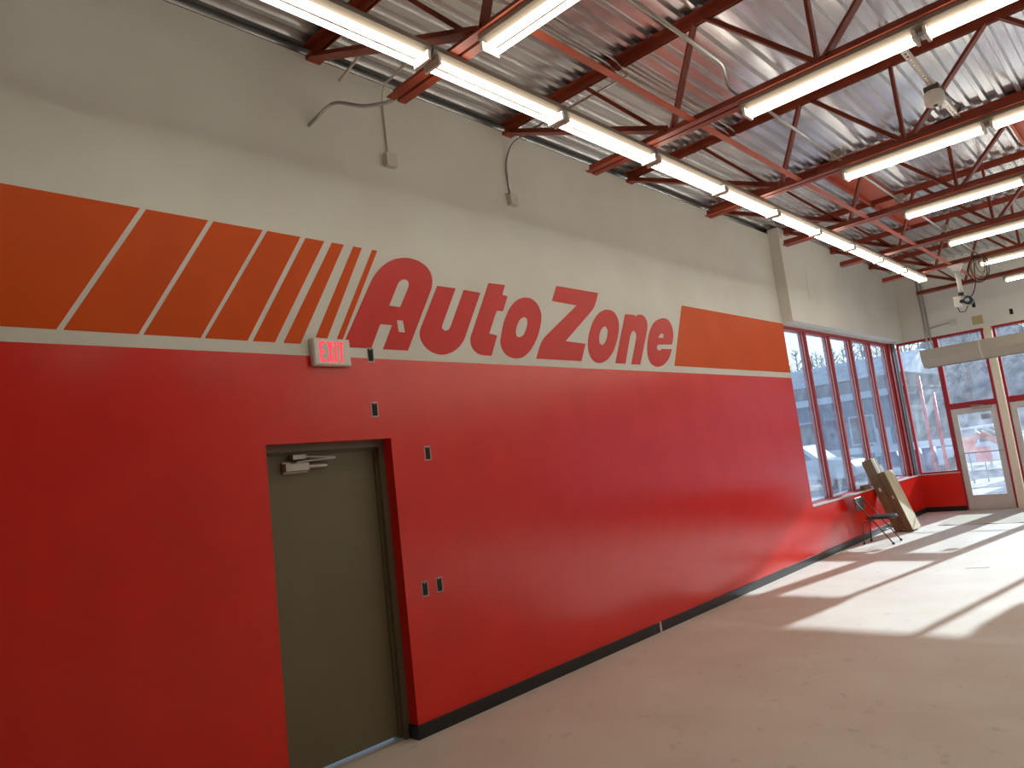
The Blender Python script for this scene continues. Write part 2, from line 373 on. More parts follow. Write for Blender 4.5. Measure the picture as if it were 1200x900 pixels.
struct(MB().box(-.12, -.0, 17.13, 17.18, SILL+.018, HEAD).build('trim_7', M['sill']), 'white strip beside the corner post', 'trim')

# ------------------------------------------------------------------ storefront in the end wall
def glazing(n, x0, x1, z0, z1, label, g='glass2', fr=.045):
    w = struct(empty('window_%d' % n, ((x0+x1)/2, L+.06, z0)), label, 'window')
    h = (x1-x0)/2; H = z1-z0; f = MB()
    f.box(-h, -h+fr, -.06, .05, 0, H); f.box(h-fr, h, -.06, .05, 0, H)
    f.box(-h+fr, h-fr, -.06, .05, 0, fr); f.box(-h+fr, h-fr, -.06, .05, H-fr, H)
    f.build('frame', M['redframe'], w)
    MB().box(-h+fr-.005, h-fr+.005, 0, .006, fr-.005, H-fr+.005).build('pane', M[g], w)
    return w
glazing(6, 0.0, .76, SILL, HEAD, 'dusty window between the corner post and the first glass door')
glazing(7, .76, 1.64, 2.16, HEAD, 'dusty transom window above the first glass door')
glazing(8, 1.80, 2.66, 2.16, HEAD, 'dusty transom window above the second glass door')
xs = [2.66, 3.98, 5.30, 6.62, 7.94, 9.26, 10.6]
for i in range(6): glazing(9+i, xs[i], xs[i+1], SILL, HEAD, '%s storefront window beyond the glass doors' % ORD[i])
struct(MB().box(.0, .76, L-.02, L, SILL-.012, SILL+.012).build('trim_4', M['sill']), 'white sill under the end window', 'sill')
cc = MB(); cc.box(1.66, 1.78, L-.02, L+.14, .16, HEAD+.02); cc.box(1.645, 1.795, L-.03, L+.15, 0, .2)
struct(cc.build('trim_5', M['cream']), 'cream painted post between the two glass doors', 'trim')

def glass_door(n, x0, x1, label):
    d = struct(empty('door_%d' % n, ((x0+x1)/2, L+.06, 0)), label, 'door')
    h = (x1-x0)/2; f = MB()
    f.box(-h, -h+.03, -.06, .06, 0, 2.16); f.box(h-.03, h, -.06, .06, 0, 2.16)
    f.build('door_frame', M['redframe'], d)
    f = MB(); f.box(-h+.03, h-.03, -.06, .06, 2.09, 2.16); f.build('door_header', M['redframe'], d)
    f = MB(); a = h-.032
    f.box(-a, -a+.11, -.045, 0, .01, 2.085); f.box(a-.11, a, -.045, 0, .01, 2.085)
    f.box(-a+.11, a-.11, -.045, 0, .01, .3); f.box(-a+.11, a-.11, -.045, 0, 1.97, 2.085)
    f.build('door_leaf', M['aludoor'], d, bevel=.004)
    MB().box(-a+.1, a-.1, -.025, -.019, .29, 1.98).build('pane', M['glass'], d)
    MB().box(-a+.1, a-.02, -.075, -.047, 1.15, 1.17).build('push_bar', M['alu'], d)
    c = MB(); c.box(a-.42, a-.08, -.1, -.045, 2.03, 2.09); c.bar((a-.2, -.09, 2.1), (a-.42, -.13, 2.12), .02, .012); c.build('door_closer', M['alu'], d)
    MB().box(a-.3, a-.14, -.019, -.017, 1.82, 1.92).build('notice_sticker', M['paper'], d)
    MB().box(-h, h, -.09, .08, 0, .012).build('threshold', M['alu'], d)
    return d
glass_door(2, .76, 1.64, 'grey aluminium glass door beside the corner window')
glass_door(3, 1.80, 2.66, 'grey aluminium glass door beyond the cream post')

# ------------------------------------------------------------------ olive steel door
def olive_door():
    d = struct(empty('door_1', (-.1, (D0+D1)/2, 0)), 'olive grey steel door set deep in the red wall', 'door')
    h = (D1-D0)/2; f = MB()
    prof = [(-.12, 0), (.0, 0), (.0, .05), (-.04, .05), (-.04, .066), (-.12, .066)]
    # jambs and head of the pressed steel frame
    f.prism([(p[0], -h+p[1]) for p in prof], 'z', 0, DH-.05); f.prism([(p[0], h-p[1]) for p in prof], 'z', 0, DH-.05)
    f.box(-.12, 0, -h, h, DH-.05, DH); f.box(-.12, -.04, -h+.05, h-.05, DH-.066, DH-.05)
    f.build('door_frame', M['olivef'], d)
    lf = MB().box(-.105, -.06, -h+.053, h-.053, .028, DH-.054).build('door_leaf', M['olive'], d, bevel=.003)
    # closer at the hinge side
    c = MB(); c.box(-.055, .0, -.32, -.14, 2.0, 2.055); c.tube([(-.027, -.16, 2.027), (-.027, .01, 2.027)], .018, 10); c.box(-.06, -.045, -.32, -.13, 1.985, 2.07)
    cl = c.build('door_closer', M['alu'], d, bevel=.004)
    a = MB(); a.bar((-.02, -.23, 2.062), (.0, .07, 2.074), .022, .01); a.bar((-.0, .07, 2.078), (-.02, -.2, 2.1), .02, .01); a.box(-.045, .0, -.26, -.16, 2.08, 2.112)
    a.build('closer_arm', M['alu'], cl)
    MB().prism([(-.12, 0), (-.01, 0), (-.03, .012), (-.1, .012)], 'y', -h+.05, h-.05).build('threshold', M['alu'], d)
olive_door()

# ------------------------------------------------------------------ roof joists
JY = [2.95, 5.11, 7.25, 9.33, 11.44, 13.53, 15.71]
ZB = 4.355
def joist_meshes(xs):
    R = {}
    t = MB(); x1 = W
    for s in (1, -1):
        t.box(xs, x1, min(s*.012, s*.018), max(s*.012, s*.018), ZD-.075, ZD-.006); t.box(xs, x1, min(s*.012, s*.08), max(s*.012, s*.08), ZD-.007, ZD-.001)
    R['top_chord'] = t.mesh('top_chord', M['steel'])
    t = MB().box(xs, xs+.09, -.06, .06, ZD-.11, ZD-.075); R['bearing_seat'] = t.mesh('bearing_seat', M['steel'])
    t = MB()
    for s in (1, -1):
        t.box(.93, 11.2, min(s*.012, s*.018), max(s*.012, s*.018), ZB+.006, ZB+.075); t.box(.93, 11.2, min(s*.012, s*.078), max(s*.012, s*.078), ZB, ZB+.007)
    R['bottom_chord'] = t.mesh('bottom_chord', M['steel'])
    webs = []; zt, zb = ZD-.05, ZB+.05
    webs.append(((xs+.04, 0, ZD-.1), (1.72, 0, zb), .055)); webs.append(((1.72, 0, zb), (1.0, 0, zt), .032)); webs.append(((1.78, 0, zb), (2.1, 0, zt), .038))
    tops = [2.13+1.62*k for k in range(7)]
    for k in range(6):
        bx = 2.95+1.62*k
        webs.append(((tops[k]+.03, 0, zt), (bx-.05, 0, zb), .04)); webs.append(((bx, 0, zb), (bx, 0, zt), .034)); webs.append(((bx+.05, 0, zb), (tops[k+1]-.03, 0, zt), .04))
    R['web'] = []
    for p, q, w in webs:
        t = MB(); t.ell(p, q, w, w, .006, up=(0, 1, 0), sa=1, sb=1); t.ell(p, q, w, w, .006, up=(0, 1, 0), sa=1, sb=-1)
        R['web'].append(t.mesh('web_member', M['steel']))
    return R
JMS = [joist_meshes(0.0), joist_meshes(.176)]
for i, y in enumerate(JY):
    j = tag(empty('bar_joist', (0, y, 0)), 'rust red open web steel roof joist, %s from the glazed end wall' % ORD[6-i], 'roof joist', 'steel roof joists')
    JM = JMS[y > Y0]
    part('top_chord', JM['top_chord'], j); part('bearing_seat', JM['bearing_seat'], j); part('bottom_chord', JM['bottom_chord'], j)
    for me in JM['web']: part('web_member', me, j)
# bridging angles tying the bottom chords, one for each bay
for i in range(6):
    for x, nm in ((1.96, 'nearer the red wall'), (6.2, 'farther from the red wall')):
        b = MB().ell((x, JY[i]+.02, ZB+.012), (x, JY[i+1]-.02, ZB+.012), .055, .055, .006, sa=1, sb=1).build('bridging_angle', M['plate'])
        tag(b, 'orange bridging angle, %s joist bay from glazed end, %s' % (ORD[5-i], nm), 'steel angle', 'bridging angles between joists')
# orange patch plates under the deck
def patch_plate(x0, x1, y0, y1, label):
    p = MB(); p.box(x0, x1, y0, y1, ZD-.03, ZD-.004); p.box(x0, x0+.03, y0, y1, ZD-.09, ZD-.03); p.box(x1-.012, x1, y0, y1, ZD-.06, ZD-.03)
    tag(p.build('deck_patch_plate', M['plate']), label, 'steel plate')
patch_plate(1.5, 1.84, JY[3]+.09, JY[4]-.09, 'flat orange steel plate under deck, third bay from glazed end, by red wall')
patch_plate(1.5, 1.84, JY[4]+.09, JY[5]-.09, 'flat orange steel plate under the deck, second joist bay from the glazed end')
patch_plate(3.46, 3.9, JY[3]+.09, JY[4]-.09, 'flat orange steel plate under deck, third bay, away from the red wall')

# ------------------------------------------------------------------ fluorescent strip lights
def strip_meshes():
    R = {}
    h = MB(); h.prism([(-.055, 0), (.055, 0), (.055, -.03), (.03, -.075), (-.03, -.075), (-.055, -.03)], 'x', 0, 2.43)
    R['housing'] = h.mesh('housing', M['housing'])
    R['tube'] = MB().tube([(.045, 0, 0), (1.165, 0, 0)], .016, 10).mesh('lamp_tube', M['tube'])
    s = MB(); s.box(0, .02, -.068, .068, -.12, -.06); R['socket'] = s.mesh('lamp_socket', M['socket'])
    return R
SM = strip_meshes()
def strip_light(loc, rz, label, group, half=False):
    f = tag(empty('strip_light', loc, rz), label, 'ceiling light', group)
    if half:
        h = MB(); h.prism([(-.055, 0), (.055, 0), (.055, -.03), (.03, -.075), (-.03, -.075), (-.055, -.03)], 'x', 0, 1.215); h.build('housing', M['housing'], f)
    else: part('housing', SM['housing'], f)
    for k in range(1 if half else 2):
        for s in (-1, 1): part('lamp_tube', SM['tube'], f, (k*1.213, s*.042, -.096))
        part('lamp_socket', SM['socket'], f, (k*1.213+.02, 0, 0)); part('lamp_socket', SM['socket'], f, (k*1.213+1.168, 0, 0))
    return f
for k in range(6):
    strip_light((1.505, .3+2.44*k, ZB-.004), math.pi/2, 'strip light in the row along the red wall, %s from the corner windows' % ORD[5-k], 'strip lights in the row along the red wall', half=(k == 5))
for i, y in enumerate(JY):
    for k in range(2 if i < 3 else 4):  # outer fixtures on the joists by the glazed end: unseen, added for brightness
        strip_light(((1.78 if i == 0 else 2.36)+2.44*k, y, ZB-.004), 0, 'strip light under %s joist from glazed end, %s from the red wall' % (ORD[6-i], ORD[k]), 'strip lights under the joists')
# ------------------------------------------------------------------ things on the red wall
def exit_sign():
    s = tag(empty('exit_sign', (0, 2.868, 2.818)), 'white exit sign with glowing red letters above the olive door', 'exit sign')
    MB().box(.003, .05, -.155, .155, -.1, .1).build('housing', M['plastic'], s, bevel=.008)
    MB().box(.05, .056, -.145, .145, -.092, .092).build('face_plate', M['plastic'], s, bevel=.002)
    x0, x1 = .0562, .058; t = .021; hh = .075; w = .05
    def letter(polys):
        b = MB()
        for p in polys: b.prism(p, 'x', x0, x1)
        b.build('sign_letter', M['exitred'], s)
    R = lambda a, b, c, d: [(a, c), (b, c), (b, d), (a, d)]
    y = -.108
    letter([R(y, y+t, -hh, hh), R(y+t, y+w, hh-t, hh), R(y+t, y+w*.85, -t/2, t/2), R(y+t, y+w, -hh, -hh+t)]); y += .064
    letter([[(y, -hh), (y+t, -hh), (y+w, hh), (y+w-t, hh)], [(y+w-t, -hh), (y+w, -hh), (y+t, hh), (y, hh)]]); y += .06
    letter([R(y, y+t, -hh, hh)]); y += .031
    letter([R(y, y+w, hh-t, hh), R(y+w/2-t/2, y+w/2+t/2, -hh, hh-t)])
exit_sign()
def outlet_box(loc, label, face='x'):
    """empty electrical box: metal rim, black hollow"""
    o = tag(empty('electrical_box', loc), label, 'outlet box', 'open electrical boxes')
    h, w, d = .056, .03, .003
    r = MB(); c = MB()
    if face == 'x':
        r.box(0, d, -w, w, h-.008, h); r.box(0, d, -w, w, -h, -h+.008); r.box(0, d, -w, -w+.006, -h+.008, h-.008); r.box(0, d, w-.006, w, -h+.008, h-.008)
        c.box(0, .0015, -w+.006, w-.006, -h+.008, h-.008); r.box(0, .005, -.004, .004, h-.018, h-.008)
    else:
        r.box(-w, w, -d, 0, h-.008, h); r.box(-w, w, -d, 0, -h, -h+.008); r.box(-w, -w+.006, -d, 0, -h+.008, h-.008); r.box(w-.006, w, -d, 0, -h+.008, h-.008)
        c.box(-w+.006, w-.006, -.0015, 0, -h+.008, h-.008)
    r.build('rim', M['alu' if face == 'x' else 'black'], o); c.build('hollow', M['dark'], o)
outlet_box((.0, 3.234, 2.822), 'open black electrical box beside the exit sign')
outlet_box((.0, 3.226, 2.405), 'open electrical box in red wall above the olive door')
outlet_box((.0, 3.695, 2.05), 'open electrical box beside the top of the olive door')
outlet_box((.0, 3.535, 1.03), 'open electrical box at hand height, next to the olive door')
outlet_box((.0, 3.68, 1.035), 'open electrical box at hand height, one farther from the olive door')
outlet_box((1.574, L, 4.157), 'small black box high on the end wall above the cream post', 'y')
outlet_box((2.175, L, 3.865), 'small black box low on the end wall above the second glass door', 'y')
tag(MB().prism([(3.525, 3.02), (3.585, 3.02), (3.575, 3.115), (3.518, 3.115)], 'x', .003, .0045).build('paper_card', M['paper']), 'small pale paper card taped on the big red letter', 'card')
tag(MB().box(.172, .2, 11.25, 11.33, 5.02, 5.14).build('wall_bracket', M['plastic'], bevel=.003), 'small white bracket at the top of the bulkhead corner', 'bracket')

# ------------------------------------------------------------------ conduits and cables
def conduit(pts, r, label, m='conduit', cat='conduit', rounds=3, name='conduit'):
    P = [tuple(p) for p in pts]
    for _ in range(rounds):                     # rounds the bends, keeps both ends
        Q = [P[0]]
        for i in range(1, len(P)-1):
            a, b, c = Vector(P[i-1]), Vector(P[i]), Vector(P[i+1]); k = min((b-a).length*.3, (c-b).length*.3, .045)
            Q += [tuple(b-(b-a).normalized()*k), tuple(b+(c-b).normalized()*k)]
        P = Q + [P[-1]]
    return tag(MB().tube(P, r, 8).build(name, M[m]), label, cat)
conduit([(0, 2.861, 4.556), (.12, 3.018, 4.75), (.4, 3.09, 4.6), (.75, 3.045, 4.46), (1.0, 3.045, 4.44), (2.6, 3.045, 4.44)], .013, 'bent grey conduit from the white wall onto the joist by the door')
conduit([(.012, 3.59, 4.5), (.012, 3.585, 4.75), (.012, 3.585, 4.97), (.15, 3.5, 5.03), (.72, 3.2, 4.78), (1.1, 3.05, 4.66)], .009, 'white painted cable dropping to the junction box nearer the door', 'cwhite', 'cable', name='cable')
conduit([(.0, 3.18, 5.03), (.12, 3.2, 5.08), (.3, 3.25, 5.2)], .011, 'short white conduit stub poking out under the deck', 'cwhite')
conduit([(.012, 5.05, 4.47), (.012, 5.03, 4.8), (.05, 5.1, 5.0), (.25, 5.18, 5.08), (.68, 5.2, 5.1), (1.4, 5.2, 5.1)], .011, 'grey conduit running from a wall box up along a joist', 'conduit')
def junction(y, z, label):
    o = tag(empty('junction_box', (0, y, z)), label, 'junction box', 'junction boxes on the white wall')
    MB().box(.001, .055, -.05, .05, -.055, .055).build('box_body', M['cwhite'], o, bevel=.004)
    MB().box(.055, .06, -.053, .053, -.058, .058).build('cover', M['cwhite'], o, bevel=.002)
junction(3.59, 4.455, 'white junction box high on the white wall, nearer the exit sign')
junction(5.05, 4.42, 'white junction box high on the white wall, nearer the corner window')
conduit([(2.47, 2.95, 4.445), (2.47, 4.62, 4.445), (2.34, 4.95, 4.45), (2.34, 5.11, 4.445)], .013, 'thin conduit across the joist bay above the door, jogged at its end')
for i in range(1, 6):
    conduit([(2.37, JY[i]+.02, 4.445), (2.37, JY[i+1]-.02, 4.445)], .012, 'thin straight conduit across the %s joist bay from the glazed end' % ORD[5-i])
for k, x in enumerate((1.31, 1.38)):
    conduit([(x, 3.0, 5.185), (x, 5.03, 5.185), (x+.02, 5.14, 5.12)], .009, 'paired thin conduit under the deck above the door, %s one from the red wall' % ORD[k])
    conduit([(x, 5.2, 5.185), (x, 7.2, 5.185), (x+.02, 7.3, 5.12)], .009, 'paired thin conduit under the deck in the fifth bay, %s one from the red wall' % ORD[k])
for i in (2, 3, 4):
    y = JY[i]
    conduit([(2.3, y+.05, 4.445), (2.9, y+.05, 4.45), (3.6, y+.05, 4.445), (5.0, y+.05, 4.445)], .01, 'dark cable laid along the bottom of the %s joist from the glazed end' % ORD[6-i], 'black', 'cable', 0, name='cable')
    b = tag(empty('wiring_box', (2.37, y-.1, 4.47)), 'square wiring box on the %s joist from the glazed end' % ORD[6-i], 'junction box', 'wiring boxes on the joists')
    MB().box(-.05, .05, -.03, .02, -.035, .05).build('box_body', M['alu'], b, bevel=.004); MB().tube([(.05, -.01, 0), (.09, -.01, 0)], .016, 8).build('connector', M['alu'], b)

# strut with an alarm sounder hung between two joists
def sounder():
    s = tag(empty('strut_channel', (3.37, 0, 4.44)), 'slotted white strut channel spanning between two joists', 'strut')
    m = MB(); m.box(-.02, -.017, 5.1, 7.24, -.01, .03); m.box(.017, .02, 5.1, 7.24, -.01, .03); m.box(-.017, -.008, 5.1, 7.24, -.01, -.007); m.box(.008, .017, 5.1, 7.24, -.01, -.007)
    y = 5.1
    while y < 7.2: m.box(-.008, .008, y, y+.03, -.01, -.007); y += .06
    m.build('channel', M['plastic'], s)
    d = tag(empty('alarm_sounder', (3.37, 6.37, 4.43)), 'round white alarm sounder under the slotted strut', 'alarm')
    MB().box(-.055, .055, -.055, .055, -.04, 0).build('back_box', M['colgrey'], d, bevel=.004)
    MB().tube([(0, 0, -.04), (0, 0, -.06), (0, 0, -.13), (0, 0, -.15)], .07, 20, radii=[.06, .072, .072, .05]).build('body', M['plastic'], d)
    MB().tube([(0, 0, -.15), (0, 0, -.158)], .016, 12).build('sounder_hole', M['colgrey'], d)
    conduit([(3.4, 6.4, 4.46), (3.42, 6.8, 4.43), (3.44, 7.1, 4.47), (3.36, 7.2, 4.45), (3.2, 7.2, 4.445)], .011, 'dark looped cable from the alarm sounder to the next joist', 'black', 'cable', name='cable')
sounder()

# pole mounted camera below the second joist
def pole_camera():
    c = tag(empty('ceiling_camera', (2.045, 13.53, 0)), 'black and white camera on a white drop pole under a joist', 'camera')
    m = MB(); m.box(-.11, .11, -.06, .06, 4.335, 4.353); m.prism([(-.09, 4.335), (.09, 4.335), (.04, 4.24), (-.04, 4.24)], 'y', -.035, .035); m.build('mount_plate', M['plastic'], c)
    MB().tube([(0, 0, 4.26), (0, 0, 3.88)], .035, 14).build('drop_pole', M['plastic'], c)
    MB().box(-.035, .045, -.05, .05, 3.83, 3.88).build('bracket', M['black'], c, bevel=.004)
    MB().box(-.12, .0, -.06, .06, 3.66, 3.83).build('housing', M['plastic'], c, bevel=.008)
    MB().tube([(.0, -.1, 3.73), (.0, -.06, 3.73)], .03, 14).build('side_module', M['black'], c)
    MB().tube([(.085, -.12, 3.73), (.085, -.1, 3.73), (.085, .09, 3.73)], .07, 18, radii=[.05, .07, .06]).build('lens_barrel', M['black'], c)
    MB().tube([(.085, -.125, 3.73), (.085, -.121, 3.73)], .035, 14).build('lens', M['carg'], c)
    MB().tube([(.05, .05, 3.66), (.0, .03, 3.57), (-.07, .02, 3.58), (-.09, 0, 3.66)], .008, 6).build('tail_lead', M['black'], c)
pole_camera()
def loop(cx, y, cz, rx, rz, n=28, wob=0.):
    return [(cx+rx*math.sin(t)*(1+.08*math.sin(3*t)), y+wob*math.cos(t), cz+rz*math.cos(t)) for t in (2*math.pi*i/n for i in range(n+1))]
co = tag(empty('cable_coil', (2.37, 13.45, 4.2)), 'loose coil of black and tan cable hanging from a joist', 'cable coil')
for k, (rx, rz, mt) in enumerate(((.13, .22, 'black'), (.09, .17, 'yellowcable'), (.11, .19, 'yellowcable'), (.125, .2, 'black'), (.06, .14, 'yellowcable'))):
    MB().tube(loop(.01*k-.02, .012*k-.02, .18-rz+.02, rx, rz, wob=.02), .008, 6, cap=False).build('cable_turn', M[mt], co)
conduit([(2.33, 13.45, 4.42), (2.3, 13.45, 4.2), (2.28, 13.46, 3.95), (2.2, 13.5, 3.8), (2.14, 13.56, 3.78)], .008, 'black cable from the hanging coil to the camera', 'black', 'cable', name='cable')

# end wall services
conduit([(.62, L-.02, ZD-.02), (.62, L-.02, 3.75), (.635, L-.03, 3.4)], .014, 'grey vertical conduit on the end wall, nearer the bulkhead', 'conduit', rounds=0)
conduit([(.69, L-.02, ZD-.02), (.69, L-.02, 3.55), (.71, L-.03, 3.4)], .014, 'grey vertical conduit on the end wall, nearer the doors', 'conduit', rounds=0)
conduit([(.64, L-.03, 3.39), (.6, L-.02, 3.66), (.63, L-.02, 3.82), (.8, L-.02, 3.86), (1.1, L-.02, 3.88)], .013, 'grey bent conduit from a wall plate to the air curtain', 'conduit')
tag(MB().box(1.08, 1.22, L-.03, L, 3.82, 3.94).build('wall_plate', M['cwhite'], bevel=.004), 'white cover plate on the end wall at the bent conduit', 'wall plate')
tag(MB().box(1.49, 1.68, L-.003, L, 3.74, 3.92).build('wall_patch', M['tan']), 'tan square of bare board on the end wall', 'wall patch')
tag(MB().box(1.1, 1.25, L-.004, L, 4.1, 4.75).build('drywall_panel', M['white']), 'faint painted over panel on the end wall', 'wall panel')
def air_curtain(x0, x1, label):
    a = tag(empty('air_curtain', ((x0+x1)/2, 16.9, 3.0)), label, 'air curtain'); h = (x1-x0)/2
    P = [(-.2, .37), (.18, .37), (.18, 0), (-.06, 0), (-.2, .17)]
    MB().prism(P, 'x', -h, -.012).build('casing', M['duct'], a); MB().prism(P, 'x', .012, h).build('casing', M['duct'], a)
    MB().prism([(p[0]*1.02, p[1]*1.004) for p in P], 'x', -.012, .012).build('joint_strip', M['cwhite'], a)
    MB().box(-h+.06, h-.06, -.03, .1, -.006, .0).build('outlet_grille', M['colgrey'], a)
    for s in (-1, 1): MB().box(s*h*.8-.02, s*h*.8+.02, .18, .34, .28, .33).build('hanger', M['cream'], a)
air_curtain(.56, 2.68, 'long beige air curtain hung across the glass door transoms')
air_curtain(4.25, 7.3, 'long beige air curtain hung across the farther storefront windows')

# ------------------------------------------------------------------ things on the floor
def folding_chair():
    c = tag(empty('folding_chair', (.13, 12.62, 0)), 'bronze metal folding chair with grey padded seat by the red wall', 'chair')
    for y in (0, .42):
        MB().tube([(.0, y, .72), (.03, y, .67), (.2, y, .44), (.49, y, .012)], .011, 8).build('front_leg', M['chairm'], c)
        MB().tube([(.22, y+(.03 if y == 0 else -.03), .4), (.06, y+(.03 if y == 0 else -.03), .34), (.035, y+(.03 if y == 0 else -.03), .012)], .01, 8).build('rear_leg', M['chairm'], c)
        MB().box(.47, .505, y-.013, y+.013, 0, .03).build('foot_cap', M['black'], c)
        MB().box(.02, .05, y+(.03 if y == 0 else -.03)-.013, y+(.03 if y == 0 else -.03)+.013, 0, .03).build('foot_cap', M['black'], c)
    MB().tube([(0, 0, .715), (-.015, .05, .75), (-.015, .37, .75), (0, .42, .715)], .011, 8).build('top_rail', M['chairm'], c)
    b = MB(); n = 8
    for k in range(n):
        y0, y1 = .012+k*(.396/n), .012+(k+1)*(.396/n); f = lambda y: -.03*(1-((y-.21)/.21)**2)
        b.prism([(.005+f(y0), y0), (.005+f(y1), y1), (.02+f(y1), y1), (.02+f(y0), y0)], 'z', .54, .745)
    b.build('backrest', M['chairm'], c)
    s = MB(); s.prism([(.12, .02), (.5, .0), (.53, .04), (.53, .38), (.5, .42), (.12, .4)], 'z', .405, .425); s.build('seat_pan', M['chairm'], c)
    MB().prism([(.14, .035), (.49, .02), (.515, .05), (.515, .37), (.49, .4), (.14, .385)], 'z', .425, .452).build('seat_pad', M['chairpad'], c, bevel=.012)
    MB().tube([(.36, .0, .22), (.36, .42, .22)], .007, 6).build('cross_brace', M['chairm'], c)
    MB().tube([(.045, .03, .16), (.045, .39, .16)], .007, 6).build('cross_brace', M['chairm'], c)
folding_chair()
def lean_box(name, label, base, ang, L_, T, Wd, m, tape=True, m2=None):
    """long carton: local z up its length, x its thickness, y its width; tilted towards the wall by ang"""
    o = tag(empty(name, base), label, 'cardboard box', 'cardboard boxes leaning on the window sill'); o.rotation_euler = (0, -ang, 0)
    MB().box(0, T, 0, Wd, 0, L_).build('carton', M[m], o, bevel=.004)
    if tape: MB().box(T, T+.001, Wd*.42, Wd*.58, .0, L_).build('tape_strip', M['card2'], o)
    if m2: MB().box(T, T+.003, .0, Wd, .0, L_).build('sunlit_side', M[m2], o)  # pale sheet painting the sunlit face of the carton
    MB().box(.02, T-.02, .001, Wd-.001, L_, L_+.004).build('end_flap', M['card2'], o)
    MB().box(T*.4, T*.6, -.0015, 0, L_*.55, L_*.6).build('hand_hole', M['paper'], o)
    return o
A = math.radians(16)
lean_box('leaning_carton', 'tall brown carton leaning on the window sill behind a shorter one', (.235, 14.1, 0), A, 1.34, .18, .3, 'card')
lean_box('leaning_carton', 'shorter carton, sunlit side painted pale, leaning in front of the taller one', (.235+.186/math.cos(A), 14.08, 0), A, 1.1, .115, .5, 'card', False, 'card2')
g = MB().box(0, .03, 0, .13, 0, 1.24).build('board_offcut', M['cardgrey']); g.location = (.385, 14.42, 0); g.rotation_euler = (0, -A, 0)
tag(g, 'thin grey board standing behind the leaning cartons', 'board')
sb = tag(empty('small_carton', (-.02, 13.62, SILL+.018)), 'small brown carton lying on the window sill', 'cardboard box')
MB().box(-.05, .03, 0, .28, 0, .085).build('carton', M['card'], sb, bevel=.003); MB().box(-.03, -.0, -.001, .281, .085, .0855).build('tape_strip', M['card2'], sb)
fb = MB(); nx, ny = 14, 10
vs = [(.74+1.75*i/nx+(.03 if j == 0 else 0)*math.sin(i), 14.86+2.25*j/ny, .004+.01*max(0, math.sin(i*1.3+j*.6))*(j < 3)) for j in range(ny+1) for i in range(nx+1)]
top = len(vs); fs = [(j*(nx+1)+i, j*(nx+1)+i+1, (j+1)*(nx+1)+i+1, (j+1)*(nx+1)+i) for j in range(ny) for i in range(nx)]
fb.add(vs, fs)
fm = fb.build('floor_board_sheet', M['mat_']); so = fm.modifiers.new('thick', 'SOLIDIFY'); so.thickness = .004
tag(fm, 'pale protective paperboard sheet spread inside the glass doors', 'floor sheet')
tag(MB().prism([(2.05, 10.42), (2.3, 10.5), (2.28, 10.53), (2.04, 10.46)], 'z', 0, .004).build('paper_scrap', M['paper']), 'thin paper scrap lying in the sunlight on the floor', 'paper')

# ------------------------------------------------------------------ outdoors
gd = MB().box(-90, 90, -40, 140, -.5, -.16).build('ground', M['asphalt']); struct(gd, 'wet asphalt lot with patches of snow', 'ground')
sn = MB(); nx, ny = 24, 16
random.seed(3)
vs = [(-14+24*i/nx, 21.5+16*j/ny, -.15+(.1*random.random() if 0 < i < nx and 0 < j < ny else 0)*(j/ny+.25)) for j in range(ny+1) for i in range(nx+1)]
sn.add(vs, [(j*(nx+1)+i, j*(nx+1)+i+1, (j+1)*(nx+1)+i+1, (j+1)*(nx+1)+i) for j in range(ny) for i in range(nx)], 0, True)
tag(sn.build('snow_bank', M['rubble']), 'churned snow and rubble outside the glass doors', 'snow', kind='stuff')
vs = [(-9+8.2*i/10, 4+17.2*j/16, -.14+(.1*random.random() if 0 < i < 10 and 0 < j < 16 else 0)) for j in range(17) for i in range(11)]
tag(MB().add(vs, [(j*11+i, j*11+i+1, (j+1)*11+i+1, (j+1)*11+i) for j in range(16) for i in range(10)], 0, True).build('bounce_snow', M['snow']), 'added snow sheet bouncing daylight up through the corner windows', 'snow', kind='stuff')  # invented snow, added to throw light up at the bulkhead
# wooded hillside
hb = MB(); nx, ny = 40, 8
def hz(x, y):
    k = min(1, max(0, (x+.2545*y-3.4)/7))
    return -.3 + max(0, (y-44)/50)**.8*(8+7*k)*(1+.08*math.sin(x*.11)) + .3*math.sin(x*.7+y)
vs = [(-110+220*i/nx, 44+60*j/ny, hz(-110+220*i/nx, 44+60*j/ny)) for j in range(ny+1) for i in range(nx+1)]
hb.add(vs, [(j*(nx+1)+i, j*(nx+1)+i+1, (j+1)*(nx+1)+i+1, (j+1)*(nx+1)+i) for j in range(ny) for i in range(nx)], 0, True)
struct(hb.build('hillside', M['hill']), 'grey brown wooded hillside with thin snow', 'hill')
def tree_mesh(seed):
    r = random.Random(seed); b = MB(); H = 7+2*r.random()
    b.tube([(0, 0, -.3), (.1*r.random(), 0, H*.5), (.2*r.random(), .1, H)], .1, 6, radii=[.14, .1, .02])
    for k in range(34):
        z = H*(.25+.7*r.random()); a = r.random()*6.28; l = (H-z)*.26+.35; e = Vector((math.cos(a)*l, math.sin(a)*l, l*(.6+.5*r.random())))
        p = Vector((.05, 0, z)); b.tube([p, p+e*.5+Vector((0, 0, -.1)), p+e], .03, 4, radii=[.045, .03, .008], cap=False)
        for q in range(3):
            p2 = p+e*(.4+.2*q); a2 = a+(-1)**q*.9; e2 = Vector((math.cos(a2), math.sin(a2), .7))*l*.35
            b.tube([p2, p2+e2], .016, 3, radii=[.02, .005], cap=False)
    return b.mesh('bare_tree', M['bark'])
TM = [tree_mesh(s) for s in range(5)]
random.seed(11)
spots = []
for j in range(11):
    for i in range(9):
        y = 46+3.3*j; x = 4.4-.12*y+3 - i*3.4 - (1.7 if j % 2 else 0)
        if x < 4.4-.47*y-2: continue
        if x < -6 and y < 59: continue
        spots.append((x+.6*random.random(), y+.6*random.random()))
